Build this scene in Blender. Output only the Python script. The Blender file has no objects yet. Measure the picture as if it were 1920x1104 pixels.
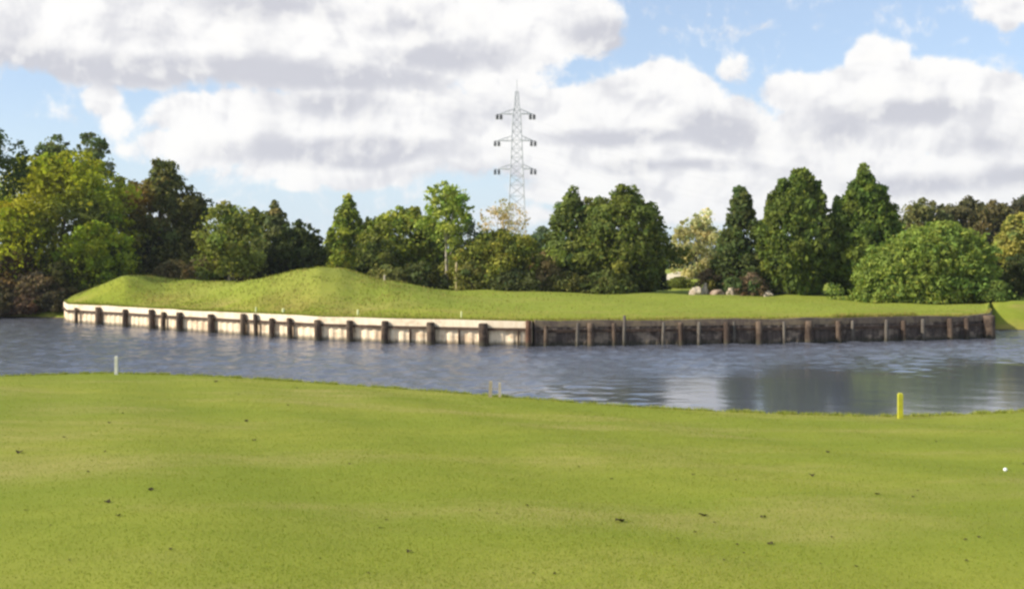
import bpy, math, random
import numpy as np
from mathutils import Vector, Matrix
random.seed(7); RNG = np.random.default_rng(7)
S = bpy.context.scene; COL = S.collection
# ------------------------------------------------------------------ camera
CAMZ = 3.9; F = 1920.0; HOR = 485.0
cd = bpy.data.cameras.new('camera'); cam = bpy.data.objects.new('camera', cd); COL.objects.link(cam)
cam.location = (0, 0, CAMZ); cam.rotation_euler = (math.radians(90), 0, 0)
cd.sensor_width = 36; cd.lens = 36; cd.shift_y = -(552 - HOR) / 1920.0
cd.clip_start = 0.1; cd.clip_end = 20000
S.camera = cam
S.view_settings.view_transform = 'Standard'; S.view_settings.look = 'None'
S.view_settings.exposure = 0.5; S.view_settings.gamma = 1
S.cycles.pixel_filter_type = 'BLACKMAN_HARRIS'; S.cycles.filter_width = 2.6
S.cycles.max_bounces = 6; S.cycles.transparent_max_bounces = 8
# ------------------------------------------------------------------ sun
SUN_EL = math.radians(33); SX, SY = -0.965, -0.26            # horizontal direction towards the sun
l = bpy.data.lights.new('sun', 'SUN'); l.energy = 4.6; l.angle = math.radians(0.5); l.color = (1.0, 0.94, 0.83)
sun = bpy.data.objects.new('sun', l); COL.objects.link(sun)
sv = Vector((SX * math.cos(SUN_EL), SY * math.cos(SUN_EL), math.sin(SUN_EL))).normalized()
sun.rotation_euler = sv.to_track_quat('Z', 'Y').to_euler()
# ------------------------------------------------------------------ world: Nishita sky and cumulus clouds by direction
W = bpy.data.worlds.new('World'); S.world = W; W.use_nodes = True
nt = W.node_tree; nt.nodes.clear()
class NB:
    def __init__(s, nt): s.nt = nt
    def n(s, t, **k):
        x = s.nt.nodes.new(t)
        for a, b in k.items(): setattr(x, a, b)
        return x
    def put(s, sock, v):
        if isinstance(v, bpy.types.NodeSocket): s.nt.links.new(v, sock)
        else: sock.default_value = v
    def m(s, op, a, b=None, c=None, clamp=False):
        x = s.n('ShaderNodeMath', operation=op, use_clamp=clamp); s.put(x.inputs[0], a)
        if b is not None: s.put(x.inputs[1], b)
        if c is not None: s.put(x.inputs[2], c)
        return x.outputs[0]
    def vm(s, op, a, b=None):
        x = s.n('ShaderNodeVectorMath', operation=op); s.put(x.inputs[0], a)
        if b is not None: s.put(x.inputs[1], b)
        return x.outputs[0]
    def noise(s, vec, scale, detail=4, rough=.55, col=False, dist=0.0):
        x = s.n('ShaderNodeTexNoise'); s.put(x.inputs['Vector'], vec); x.inputs['Scale'].default_value = scale
        x.inputs['Detail'].default_value = detail; x.inputs['Roughness'].default_value = rough
        x.inputs['Distortion'].default_value = dist
        return x.outputs['Color' if col else 'Fac']
    def mapr(s, v, a, b, c=0.0, d=1.0, smooth=True):
        x = s.n('ShaderNodeMapRange'); x.interpolation_type = 'SMOOTHSTEP' if smooth else 'LINEAR'
        s.put(x.inputs[0], v); s.put(x.inputs[1], a); s.put(x.inputs[2], b); s.put(x.inputs[3], c); s.put(x.inputs[4], d)
        return x.outputs[0]
    def mix(s, f, a, b, mode='MIX'):
        x = s.n('ShaderNodeMix', data_type='RGBA', blend_type=mode); s.put(x.inputs[0], f); s.put(x.inputs[6], a); s.put(x.inputs[7], b)
        return x.outputs[2]
N = NB(nt)
sky = N.n('ShaderNodeTexSky', sky_type='NISHITA'); sky.sun_disc = False
sky.sun_elevation = SUN_EL; sky.sun_rotation = math.atan2(SX, SY); sky.altitude = 0; sky.air_density = 1.0; sky.dust_density = .6; sky.ozone_density = 1.5
tc = N.n('ShaderNodeTexCoord'); sp = N.n('ShaderNodeSeparateXYZ'); N.put(sp.inputs[0], tc.outputs['Generated'])
az = N.m('ARCTAN2', sp.outputs[0], sp.outputs[1]); el = N.m('ARCSINE', sp.outputs[2])
cb = N.n('ShaderNodeCombineXYZ'); N.put(cb.inputs[0], az); N.put(cb.inputs[1], el); P0 = cb.outputs[0]
def warp(vec, scale, amp, detail=3, rough=.6, fy=.8):
    c = N.noise(vec, scale, detail, rough, col=True)
    o = N.vm('SUBTRACT', c, (.5, .5, .5)); sc = N.n('ShaderNodeVectorMath', operation='MULTIPLY'); N.put(sc.inputs[0], o); sc.inputs[1].default_value = (amp, amp * fy, 0)
    return N.vm('ADD', vec, sc.outputs[0])
P1 = warp(P0, 8, .045, 1, .5); P2 = warp(warp(P0, 9, .06, 1, .5), 34, .020, 1, .5, .5)
Pg = warp(P0, 9, .05, 0, .5, .4)
def ell(vec, px, py, rx, ry):
    u = (px - 960) / F; v = (HOR - py) / F
    a = math.atan(u); e = math.atan(v / math.sqrt(1 + u * u))
    mp = N.n('ShaderNodeMapping'); mp.vector_type = 'TEXTURE'
    mp.inputs['Location'].default_value = (a, e, 0); mp.inputs['Scale'].default_value = (rx / F, ry / F, 1)
    N.put(mp.inputs['Vector'], vec)
    g = N.n('ShaderNodeTexGradient', gradient_type='SPHERICAL'); N.put(g.inputs[0], mp.outputs[0]); return g.outputs['Fac']
def smax(vec, L):
    r = None
    for t in L:
        e = ell(vec, *t[:4]); e = N.m('MULTIPLY', e, t[4] if len(t) > 4 else 1.0)
        r = e if r is None else N.m('SMOOTH_MAX', r, e, .12)
    return r
CL = [(60,20,300,120),(200,85,330,80),(430,70,380,120),(650,60,380,120),(620,130,330,75),(860,70,260,115),(980,40,150,110),(1080,40,125,75,.9),
      (205,165,60,60,.6),(232,215,50,50,.45),(240,268,50,34,.36),
      (520,250,270,85),(430,225,190,60),(690,230,240,95),(860,240,190,100),(640,310,330,50,.8),(940,130,130,110,.8),(570,338,80,38,.7),(760,305,90,45),(400,270,190,50,.8),
      (1260,185,130,95,1.2),(1140,205,160,80,1.1),(1350,230,130,75,1.1),(1190,245,270,60,1.1),(1010,230,130,90),
      (1090,300,230,55),(1260,300,200,55),(1480,300,150,90,1.1),(1560,350,420,75),(1290,365,330,75,.9),(1060,355,160,45,.6),(1760,370,420,75),
      (1635,142,80,72,1.2),(1575,185,150,60,1.1),(1740,182,150,70,1.1),(1850,210,140,80,1.1),(1720,240,330,90,1.1),(1890,280,170,130,1.1),(1560,260,190,75),
      (1395,122,60,45,.42),(1890,8,90,45,.7),(1430,45,120,25,.25),(1000,400,300,45,.35),(250,380,400,60,.22)]
GR = [(90,118,240,50,1.2),(330,135,330,50,1.3),(600,150,330,45,1.2),(520,10,230,40),(1120,72,110,50,1.4),(830,110,240,40),(640,285,320,38,1.4),(620,200,170,45,.9),
      (860,215,60,70,.4),(1350,245,140,55,1.4),(1180,262,250,26,1.1),(1690,218,230,36,1),(1560,250,150,45,.8),(1800,345,300,30,1),(1260,313,230,20,.9),
      (1850,280,150,40,.6),(950,210,100,80,.5),(300,60,150,60,.5),(760,40,150,50,.6),(900,330,200,40,.7),(1450,345,200,30,.4),(20,80,120,60,.6)]
dens = smax(P2, CL)
fb = N.noise(P1, 26, 6, .6)
fine = N.noise(P1, 70, 4, .6)
d1 = N.m('ADD', dens, N.m('MULTIPLY', N.m('SUBTRACT', fb, .5), .55)); d1 = N.m('ADD', d1, N.m('MULTIPLY', N.m('SUBTRACT', fine, .5), .32))
# the rest of the sky, outside the part seen here, has scattered cloud of the same kind
far = N.m('MAXIMUM', N.mapr(N.m('ABSOLUTE', az), .55, .8), N.mapr(el, .28, .45))
dirv = N.n('ShaderNodeVectorMath', operation='MULTIPLY'); N.put(dirv.inputs[0], tc.outputs['Generated']); dirv.inputs[1].default_value = (1, 1, 2.2)
gen = N.mapr(N.noise(dirv.outputs[0], 3.2, 6, .6), .5, .66)
cov = N.mapr(d1, .10, .32)
cov = N.m('MAXIMUM', cov, N.m('MULTIPLY', gen, far))
gm = smax(Pg, GR)
gm = N.m('ADD', gm, N.m('MULTIPLY', N.m('SUBTRACT', N.noise(P1, 18, 4, .6), .5), 1.5))
gmask = N.mapr(gm, .0, .85)
ccol = N.mix(gmask, (.99, .975, .955, 1), (.61, .61, .66, 1))
P1s = N.vm('ADD', P1, (-.012, .018, 0)); relief = N.m('SUBTRACT', N.noise(P1s, 17, 3, .5), N.noise(P1, 17, 3, .5))      # shading on the side away from the sun, painted into the cloud colour
P1t = N.vm('ADD', P1, (-.004, .005, 0)); relief2 = N.m('SUBTRACT', N.noise(P1t, 70, 4, .6), fine)
rl = N.m('ADD', N.m('MULTIPLY', relief, 1.0), N.m('MULTIPLY', relief2, .22))
ccol = N.mix(N.mapr(rl, -.02, .22, 0, .6), ccol, (.62, .62, .67, 1))
ccol = N.mix(N.mapr(rl, -.18, .0, .6, 0), ccol, (1.02, 1.0, .96, 1))

lp = N.n('ShaderNodeBackground')
skyc = N.n('ShaderNodeVectorMath', operation='SCALE'); N.put(skyc.inputs[0], sky.outputs[0]); skyc.inputs[3].default_value = .10
SK = skyc.outputs[0]
tint = N.mix(.30, N.mix(1.0, SK, (1.0, 1.02, 1.12, 1), 'MULTIPLY'), (.62, .74, .86, 1))
tint = N.mix(N.mapr(el, .0, .16, .75, 0), tint, (.50, .60, .68, 1))
ccs = N.n('ShaderNodeVectorMath', operation='SCALE'); N.put(ccs.inputs[0], ccol); ccs.inputs[3].default_value = .745
fin = N.mix(N.m('MULTIPLY', cov, .97), tint, ccs.outputs[0])
N.put(lp.inputs['Color'], fin); lp.inputs['Strength'].default_value = 1.0
wo = N.n('ShaderNodeOutputWorld'); nt.links.new(lp.outputs[0], wo.inputs[0])
# ------------------------------------------------------------------ helpers
def mat(name, build):
    m = bpy.data.materials.new(name); m.use_nodes = True; b = NB(m.node_tree)
    bs = m.node_tree.nodes['Principled BSDF']; bs.inputs['Roughness'].default_value = .85
    bs.inputs['Specular IOR Level'].default_value = .2
    build(b, bs); return m
def wpos(b): return b.n('ShaderNodeNewGeometry').outputs['Position']
def plain(name, c1, c2, scale=6, rough=.8, bump=.0, spec=.2):
    def f(b, bs):
        o = b.n('ShaderNodeTexCoord').outputs['Object']; n = b.noise(o, scale, 5, .6)
        b.put(bs.inputs['Base Color'], b.mix(b.mapr(n, .35, .65), (*c1, 1), (*c2, 1)))
        bs.inputs['Roughness'].default_value = rough; bs.inputs['Specular IOR Level'].default_value = spec
        if bump:
            bp = b.n('ShaderNodeBump'); bp.inputs['Strength'].default_value = bump; bp.inputs['Distance'].default_value = .02
            b.put(bp.inputs['Height'], b.noise(o, scale * 4, 4, .6)); b.put(bs.inputs['Normal'], bp.outputs[0])
    return mat(name, f)
def link(name, me, m=None, parent=None):
    me.name = name
    if m: me.materials.append(m)
    o = bpy.data.objects.new(name, me); COL.objects.link(o)
    if parent: o.parent = parent
    return o
def tag(o, label=None, cat=None, group=None, kind=None):
    if label: o['label'] = label
    if cat: o['category'] = cat
    if group: o['group'] = group
    if kind: o['kind'] = kind
    return o
def empty(name, loc, label, cat, group=None):
    o = bpy.data.objects.new(name, None); COL.objects.link(o); o.location = loc; o.empty_display_size = .3
    return tag(o, label, cat, group)
def mesh_np(V, Fc, smooth=False, tint=None):
    """V (n,3), Fc (m,k) arrays"""
    V = np.asarray(V, float); Fc = np.asarray(Fc, np.int64); k = Fc.shape[1]
    me = bpy.data.meshes.new('m'); me.vertices.add(len(V)); me.vertices.foreach_set('co', V.ravel())
    me.loops.add(Fc.size); me.loops.foreach_set('vertex_index', Fc.ravel())
    me.polygons.add(len(Fc)); me.polygons.foreach_set('loop_start', np.arange(0, Fc.size, k))
    me.polygons.foreach_set('use_smooth', np.full(len(Fc), smooth))
    if tint is not None:
        a = me.color_attributes.new('tint', 'FLOAT_COLOR', 'POINT')
        c = np.ones((len(V), 4)); c[:, :3] = tint; a.data.foreach_set('color', c.ravel())
    me.update(); me.validate(); return me
class MB:
    def __init__(s): s.V = []; s.F = []
    def tube(s, pts, rads, n=8, cap=True):
        base = len(s.V); pts = [Vector(p) for p in pts]
        for i, (p, r) in enumerate(zip(pts, rads)):
            d = (pts[min(i + 1, len(pts) - 1)] - pts[max(i - 1, 0)]).normalized()
            u = d.orthogonal().normalized() if abs(d.z) < .95 else Vector((1, 0, 0)); u = (u - d * u.dot(d)).normalized(); w = d.cross(u)
            for k in range(n):
                a = 2 * math.pi * k / n; s.V.append(p + (u * math.cos(a) + w * math.sin(a)) * r)
        for i in range(len(pts) - 1):
            for k in range(n):
                a = base + i * n + k; b = base + i * n + (k + 1) % n; s.F.append((a, b, b + n, a + n))
        if cap: s.F.append(tuple(base + k for k in range(n))[::-1]); s.F.append(tuple(base + (len(pts) - 1) * n + k for k in range(n)))
    def bar(s, a, b, w, h=None):
        h = h or w; s.tube([a, b], [w * .7071] * 2, 4)
    def box(s, c, sz, rot=0.0, jit=0):
        base = len(s.V); cr, sr = math.cos(rot), math.sin(rot)
        for x in (-.5, .5):
            for y in (-.5, .5):
                for z in (-.5, .5):
                    X, Y, Z = x * sz[0], y * sz[1], z * sz[2]
                    s.V.append(Vector((c[0] + X * cr - Y * sr, c[1] + X * sr + Y * cr, c[2] + Z)))
        for f in ((0, 1, 3, 2), (4, 6, 7, 5), (0, 4, 5, 1), (2, 3, 7, 6), (0, 2, 6, 4), (1, 5, 7, 3)): s.F.append(tuple(base + i for i in f))
    def build(s, name, m, parent=None, smooth=False, org=None):
        me = bpy.data.meshes.new(name)
        o = Vector(org) if org is not None else (parent.location if parent else Vector((0, 0, 0)))
        me.from_pydata([v - o for v in s.V], [], s.F); me.polygons.foreach_set('use_smooth', [smooth] * len(s.F)); me.update()
        ob = link(name, me, m, parent)
        if org is not None and parent is None: ob.location = o
        return ob
def sm(x, a, b):
    t = np.clip((x - a) / (b - a), 0, 1); return t * t * (3 - 2 * t)
def pa(px): return (np.asarray(px, float) - 960) / F
# ------------------------------------------------------------------ terrain
wall_px = [122, 128, 240, 340, 460, 600, 730, 910, 1000, 1080, 1310, 1500, 1660, 1810, 1846, 1852, 1857]
wall_D  = [66.5, 62.5, 59, 55.4, 52.4, 49.2, 47.6, 46.2, 45.8, 46.1, 46.9, 47.6, 48.7, 50.0, 50.6, 51.6, 55.5]
fs_px = [-3500, -900, -200, 60] + wall_px + [1900, 2100, 3000, 5500]
fs_D  = [80, 72, 68, 67.5] + wall_D + [55.2, 55, 58, 70]
def far_shore(a): return np.interp(a, pa(fs_px), fs_D)
zb_px = [-3500, 60, 122, 128, 180, 235, 290, 350, 440, 520, 560, 600, 640, 700, 780, 850, 1000, 1200, 1500, 1700, 1850, 1857, 1900, 2200, 5500]
zb_z  = [1.2, 1.1, 1.15, 1.25, 2.1, 2.85, 2.6, 2.45, 2.45, 2.95, 3.28, 3.40, 3.25, 2.72, 2.25, 1.85, 1.75, 1.55, 1.38, 1.25, 1.15, 1.35, 1.5, 1.4, 1.4]
tb_px = [-3500, 128, 180, 235, 268, 310, 355, 460, 600, 780, 900, 1200, 1700, 1850, 1860, 5500]
tb_T  = [12, 3, 4.2, 5.2, 8, 13, 12, 9, 10.5, 14, 19, 22, 14, 8, 4.2, 5]
_as = np.linspace(pa(-3500), pa(5500), 9001)
def _smooth(v, k=25):
    kk = np.hanning(k); kk /= kk.sum(); return np.convolve(np.pad(v, (k//2, k//2), 'edge'), kk, 'valid')
_zb = _smooth(np.interp(_as, pa(zb_px), zb_z), 31); _tb = _smooth(np.interp(_as, pa(tb_px), tb_T), 41)
def far_z(X, Y):
    X = np.asarray(X, float); Y = np.asarray(Y, float); a = X / Y; t = Y - far_shore(a)
    zb = np.interp(a, _as, _zb); T = np.interp(a, _as, _tb)
    px = a * F + 960
    wall = (px > 122) & (px < 1857)
    start = np.where(wall, 1.08, -.35)
    z = start + (zb - start) * np.where(wall, sm(t, -T * .10, T) ** (1 + .9 * sm(zb, 1.9, 3.1)), np.clip(t / T, 0, 1) ** .6)
    back = sm(t, T * 1.05, T + 13)
    z = z + (1.6 - z) * back
    lump = sm(zb, 1.9, 2.6) * sm(t, .8, 3) * (1 - back); z = z + lump * .5 * (.07 * np.sin(X * 1.7 + 1.3 * np.sin(Y * .9)) + .05 * np.sin(X * 3.3 + Y * 2.1) * np.sin(Y * 1.6 - X))
    z = z + .05 * np.sin(X * .55 + Y * .31) * sm(t, 1, 6) + .035 * np.sin(X * 1.3 - Y * .9 + 1) * sm(t, 1, 5)
    return z
fz = lambda X, Y: float(far_z(X, Y))
cols = np.unique(np.concatenate([np.linspace(pa(-3400), pa(-300), 60), np.linspace(pa(-300), pa(2150), 620), pa(np.array([121, 122.2, 124, 126, 128, 1846, 1850, 1852, 1856.6, 1857.2, 1859])), np.linspace(pa(2150), pa(5400), 60)]))
rows = np.concatenate([np.linspace(0, 30, 110), 30 * np.geomspace(1.03, 60, 50)])
A, T_ = np.meshgrid(cols, rows); Yg = far_shore(A) + .05 + T_; Xg = A * Yg; Zg = far_z(Xg, Yg)
def grid(Xg, Yg, Zg, tint=None):
    n, m = Xg.shape; V = np.stack([Xg, Yg, Zg], -1).reshape(-1, 3)
    i, j = np.meshgrid(np.arange(n - 1), np.arange(m - 1), indexing='ij'); a = (i * m + j).ravel()
    return mesh_np(V, np.stack([a, a + 1, a + m + 1, a + m], -1), True, tint)
def turf(name, g1, g2, dry, s1=.35, fine=9.0, dryamt=.5, bump=.6, stretch=(.55, 1.1, 1), edge=None):
    def f(b, bs):
        p = wpos(b); q = b.vm('MULTIPLY', p, stretch)
        big = b.noise(q, s1, 4, .55); mid = b.noise(p, 1.7, 5, .6); fn = b.noise(p, fine * 4, 4, .7); dr = b.noise(b.vm('ADD', q, (31, 7, 3)), s1 * 1.5, 5, .6)
        c = b.mix(b.mapr(big, .36, .64), (*g1, 1), (*g2, 1))
        c = b.mix(b.m('MULTIPLY', b.mapr(dr, .48, .7), dryamt), c, (*dry, 1))
        if edge:
            for (mx, my, mr) in ((-11.0, 57.5, 3.6), (-19.5, 62.5, 3.0)):     # worn, dried-out turf on the mounds
                dd = b.vm('MULTIPLY', b.vm('SUBTRACT', p, (mx, my, 0)), (1, .8, 0)); ln = b.n('ShaderNodeVectorMath', operation='LENGTH'); b.put(ln.inputs[0], dd)
                k = b.mapr(b.m('ADD', ln.outputs['Value'], b.m('MULTIPLY', b.noise(p, .9, 5, .65), 5)), mr + .5, mr + 3.2, .9, 0); c = b.mix(k, c, (.30, .20, .065, 1))
        if edge:   # the mown strip starts some metres back from the wall; rougher, browner grass in front of it
            at = b.n('ShaderNodeAttribute', attribute_name='tint').outputs['Fac']; w = b.m('ADD', at, b.m('MULTIPLY', b.m('SUBTRACT', b.noise(p, .5, 4, .6), .5), .12))
            c = b.mix(b.mapr(w, .03, .26, 0, .8), c, (*edge[0], 1)); c = b.mix(b.mapr(w, .035, .0, 0, .55), c, (*edge[1], 1))
        c = b.mix(b.mapr(mid, .3, .7, .0, .3), c, tuple(x * .72 for x in g1) + (1,))
        c = b.mix(b.mapr(fn, .35, .75, .0, .3), c, tuple(x * .55 for x in g1) + (1,))
        sz_ = b.n('ShaderNodeSeparateXYZ'); b.put(sz_.inputs[0], p)      # bare wet soil at the waterline
        c = b.mix(b.mapr(b.m('ADD', sz_.outputs[2], b.m('MULTIPLY', mid, .1)), .14, .09, 0, 1), c, (.11, .085, .05, 1))
        b.put(bs.inputs['Base Color'], c); bs.inputs['Roughness'].default_value = .95; bs.inputs['Specular IOR Level'].default_value = .05
        bp = b.n('ShaderNodeBump'); bp.inputs['Strength'].default_value = bump; bp.inputs['Distance'].default_value = .03
        b.put(bp.inputs['Height'], b.noise(p, fine * 3, 4, .7)); b.put(bs.inputs['Normal'], bp.outputs[0])
    return mat(name, f)
M_far = turf('far_turf', (.20, .235, .028), (.27, .28, .035), (.34, .26, .08), .22, 3, .9, edge=((.25, .29, .045), (.34, .28, .06)))
M_near = turf('near_turf', (.200, .235, .030), (.265, .275, .042), (.36, .30, .10), .20, 10, .7, .35)
tag(link('far_ground', grid(Xg, Yg, Zg, np.repeat(np.clip(T_ / 30, 0, 1).reshape(-1, 1), 3, 1)), M_far), 'grassy far bank with two low mounds behind the retaining wall', 'ground', kind='structure')
# near bank
ns_px = np.array([-300, 0, 200, 400, 600, 800, 1000, 1200, 1400, 1500, 1700, 1920, 2200])
ns_py = np.array([712, 706, 699, 705, 718, 732, 748, 764, 773, 777, 781, 771, 760])
nsD = F * (CAMZ - .1) / (ns_py - HOR); nsX = (ns_px - 960) / F * nsD
def near_shore(X): return np.interp(X, np.concatenate([[-200, -60], nsX, [60, 200]]), np.concatenate([[20, 28], nsD, [30, 24]]))
_xs = np.linspace(-200, 200, 4001); _ns = _smooth(near_shore(_xs), 31)
def near_z(X, Y):
    X = np.asarray(X, float); Y = np.asarray(Y, float); ys = np.interp(X, _xs, _ns)
    u = np.clip(1 - Y / ys, -1, 1.25)
    z = .10 + 2.20 * u
    z = np.where(Y < 0, z - .02 * np.abs(Y) ** 1.0 * .5, z)
    z = np.where(Y > ys, .10 - (Y - ys) * .9, z)
    z = z + (.035 * np.sin(X * .7 + 1) * np.sin(Y * .45) + .02 * np.sin(X * 1.9 + Y * .8)) * sm(Y, 1, 5) * sm(ys - Y, 0, 3)
    return z
nz = lambda X, Y: float(near_z(X, Y))
xs = np.unique(np.concatenate([np.linspace(-150, -30, 40), np.linspace(-30, 30, 301), np.linspace(30, 150, 40)]))
tt = np.concatenate([np.linspace(-1.2, 0, 12), np.linspace(0.01, 1, 150)])
Xn, Tn = np.meshgrid(xs, tt); ys_ = np.interp(Xn, _xs, _ns)
Yn = np.where(Tn <= 0, Tn * 50, Tn * (ys_ + 1.5))
tag(link('near_ground', grid(Xn, Yn, near_z(Xn, Yn)), M_near), 'smooth mown green turf filling the foreground', 'ground', kind='structure')
# ------------------------------------------------------------------ water
def fw(b, bs):
    p = wpos(b); bs.inputs['Base Color'].default_value = (.086, .090, .110, 1); bs.inputs['Roughness'].default_value = .10
    bs.inputs['IOR'].default_value = 1.72; bs.inputs['Specular IOR Level'].default_value = .5
    sx = b.n('ShaderNodeSeparateXYZ'); b.put(sx.inputs[0], p)
    n1 = b.noise(b.vm('MULTIPLY', p, (.9, 1.5, 1)), 1.6, 4, .6); n2 = b.noise(b.vm('MULTIPLY', p, (1, 1.7, 1)), 5.5, 3, .6); n3 = b.noise(p, 14, 2, .5)
    h = b.m('ADD', n1, b.m('MULTIPLY', n2, .45)); h = b.m('ADD', h, b.m('MULTIPLY', n3, .12))
    # sheltered calm water lies near the shore on the right
    calm = b.m('ADD', b.m('MULTIPLY', sx.outputs[0], .55), b.m('MULTIPLY', sx.outputs[1], -1.0))
    calm = b.m('ADD', calm, b.m('MULTIPLY', b.noise(b.vm('MULTIPLY', p, (.5, 1, 1)), .35, 3, .6), 9))
    am = b.mapr(calm, -34, -22, .5, .02)
    bp = b.n('ShaderNodeBump'); b.put(bp.inputs['Strength'], am); bp.inputs['Distance'].default_value = .16
    b.put(bp.inputs['Height'], h); b.put(bs.inputs['Normal'], bp.outputs[0])
M_water = mat('water', fw)
def water_mesh():
    x0, x1, y0, y1, st = -40, 40, 21, 71, .10
    X, Y = np.meshgrid(np.arange(x0, x1 + .01, st), np.arange(y0, y1 + .01, st)); Z = np.zeros_like(X)
    for i in range(40):
        lam = .38 * (5.5 ** RNG.random()); th = RNG.normal(1.25, .75); k = 2 * math.pi / lam; Z += .0050 * lam ** .8 * np.sin(k * (X * math.cos(th) + Y * math.sin(th)) + RNG.random() * 6.28 + .7 * np.sin(X * .31 + i) + .6 * np.sin(Y * .27 + 2 * i))
    ys = np.interp(X, _xs, _ns); gust = .5 + .5 * np.sin(X * .22 + 1.2 * np.sin(Y * .2)) * np.sin(Y * .35 + X * .1)
    wind = 1 - .955 * sm(X, -1, 6) * sm(ys + 15 + 2 * np.sin(X * .8), Y, Y + 7) 
    ed = sm(X - x0, 0, 4) * sm(x1 - X, 0, 4) * sm(Y - y0, 0, .5) * sm(y1 - Y, 0, 2)
    Z = Z * wind * (.7 + .45 * gust) * ed
    n, m = X.shape; V = np.stack([X, Y, Z], -1).reshape(-1, 3); i, j = np.meshgrid(np.arange(n - 1), np.arange(m - 1), indexing='ij'); a = (i * m + j).ravel(); Q = np.stack([a, a + 1, a + m + 1, a + m], -1)
    xe, ye = X[0, -1], Y[-1, 0]; o = [(-1500, -300), (1500, -300), (1500, y0), (-1500, y0), (x0, y0), (xe, y0), (x0, ye), (xe, ye), (-1500, ye), (1500, ye), (-1500, 140), (1500, 140)]
    b0 = len(V); V = np.concatenate([V, [(x, y, 0) for x, y in o]]); E = np.array([(0, 1, 2, 3), (3, 4, 6, 8), (5, 2, 9, 7), (8, 9, 11, 10)]) + b0
    return mesh_np(V, np.concatenate([Q, E]), True)
tag(link('water', water_mesh(), M_water), 'rippled grey-blue pond between the near green and the far bank', 'water', kind='structure')
# ------------------------------------------------------------------ retaining wall
def fwood(c1, c2, stain, amt, sz=2.2):
    def f(b, bs):
        p = wpos(b); q = b.vm('MULTIPLY', p, (3, 3, .5)); n = b.noise(q, sz, 5, .65); n2 = b.noise(b.vm('MULTIPLY', p, (1, 1, 1.6)), 1.1, 5, .65)
        c = b.mix(b.mapr(n, .35, .65), (*c1, 1), (*c2, 1)); c = b.mix(b.m('MULTIPLY', b.mapr(n2, .48, .62), amt), c, (*stain, 1))
        s = b.n('ShaderNodeSeparateXYZ'); b.put(s.inputs[0], p)
        wet = b.mapr(b.m('ADD', s.outputs[2], b.m('MULTIPLY', b.m('ADD', n, n2), .26)), .30, .52, .8, 0)      # algae line by the water
        c = b.mix(wet, c, (.06, .055, .035, 1)); b.put(bs.inputs['Base Color'], c); bs.inputs['Roughness'].default_value = .9
    return f
M_pale = mat('pale_boards', fwood((.82, .63, .42), (.90, .73, .51), (.52, .35, .21), .65, 3.2))
M_cap = mat('pale_cap', fwood((.80, .64, .44), (.88, .74, .54), (.56, .41, .26), .6, 3.2))
M_post = mat('tarred_post', fwood((.048, .032, .023), (.09, .062, .044), (.17, .12, .08), .6))
M_waler = mat('dark_waler', fwood((.07, .045, .03), (.11, .07, .05), (.05, .03, .02), .5))
M_dark = mat('dark_shaded_boards', fwood((.068, .050, .043), (.14, .105, .085), (.34, .26, .19), .85, 1.6))  # darker brown timber, with this stretch's shade also mixed into the colour
M_dcap = mat('dark_shaded_cap', fwood((.14, .10, .075), (.22, .165, .115), (.32, .24, .14), .6))  # cap likewise: darker timber plus shade painted into its colour
M_gpost = mat('grey_post', fwood((.10, .088, .072), (.16, .135, .105), (.08, .06, .05), .5))
M_rpost = mat('rust_post', fwood((.10, .05, .03), (.15, .08, .05), (.06, .03, .02), .5))
wx = np.array([(p - 960) / F * d for p, d in zip(wall_px, wall_D)]); wy = np.array(wall_D)
seg = np.hypot(np.diff(wx), np.diff(wy)); sarc = np.concatenate([[0], np.cumsum(seg)])
# sample the path finely and smooth it a little
ss = np.arange(0, sarc[-1], .12)
pxs = np.interp(ss, sarc, wx); pys = np.interp(ss, sarc, wy)
pang = (pxs / pys) * F + 960
def strip(i0, i1, off0, off1, z0, z1, corr=0.0, jz=0.0):
    """closed beam along the path between the samples; off > 0 is towards the water"""
    X = pxs[i0:i1]; Y = pys[i0:i1]; tx = np.gradient(X); ty = np.gradient(Y); L = np.hypot(tx, ty); nx, ny = ty / L, -tx / L
    k = np.arange(i0, i1); c = corr * np.where((k // 2) % 2 == 0, 1, 0); j = jz * np.interp(k, np.arange(0, 9000, 14), RNG.normal(0, 1, 643))
    a = np.stack([X + nx * (off1 + c), Y + ny * (off1 + c), np.full_like(X, z0)], -1); b = a.copy(); b[:, 2] = z1 + j
    c_ = np.stack([X + nx * off0, Y + ny * off0, np.full_like(X, z0)], -1); d = c_.copy(); d[:, 2] = z1 + j
    n = len(X); V = np.concatenate([a, b, d, c_]); Fc = []
    for q in range(n - 1):
        for r in range(4):
            u, v = r * n, ((r + 1) % 4) * n; Fc.append((u + q, u + q + 1, v + q + 1, v + q))
    Fc.append((0, n, 2 * n, 3 * n)); Fc.append((n - 1, 4 * n - 1, 3 * n - 1, 2 * n - 1)); return V, Fc
def strip_obj(name, m, parent, *a, **k):
    V, Fc = strip(*a, **k); me = bpy.data.meshes.new(name); me.from_pydata([tuple(v - np.array(parent.location)) for v in V], [], Fc); me.update(); return link(name, me, m, parent)
split = int(np.argmax(pang > 1000))
ia = 0; ib = len(ss)
pw = empty('retaining_wall', (float(pxs[split // 2]), float(pys[split // 2]), 0), 'pale sunlit timber retaining wall with dark posts, left stretch of the bank', 'retaining wall')
strip_obj('boards', M_pale, pw, ia, split, -.12, .0, -.8, .80, corr=.05)
strip_obj('cap', M_cap, pw, ia, split, -.16, .09, .80, 1.12, jz=.012)
strip_obj('waler', M_waler, pw, ia, split, .07, .15, .68, .78)
dw = empty('retaining_wall', (float(pxs[(split + ib) // 2]), float(pys[(split + ib) // 2]), 0), 'dark shaded timber retaining wall along the right stretch of the bank', 'retaining wall')
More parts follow.
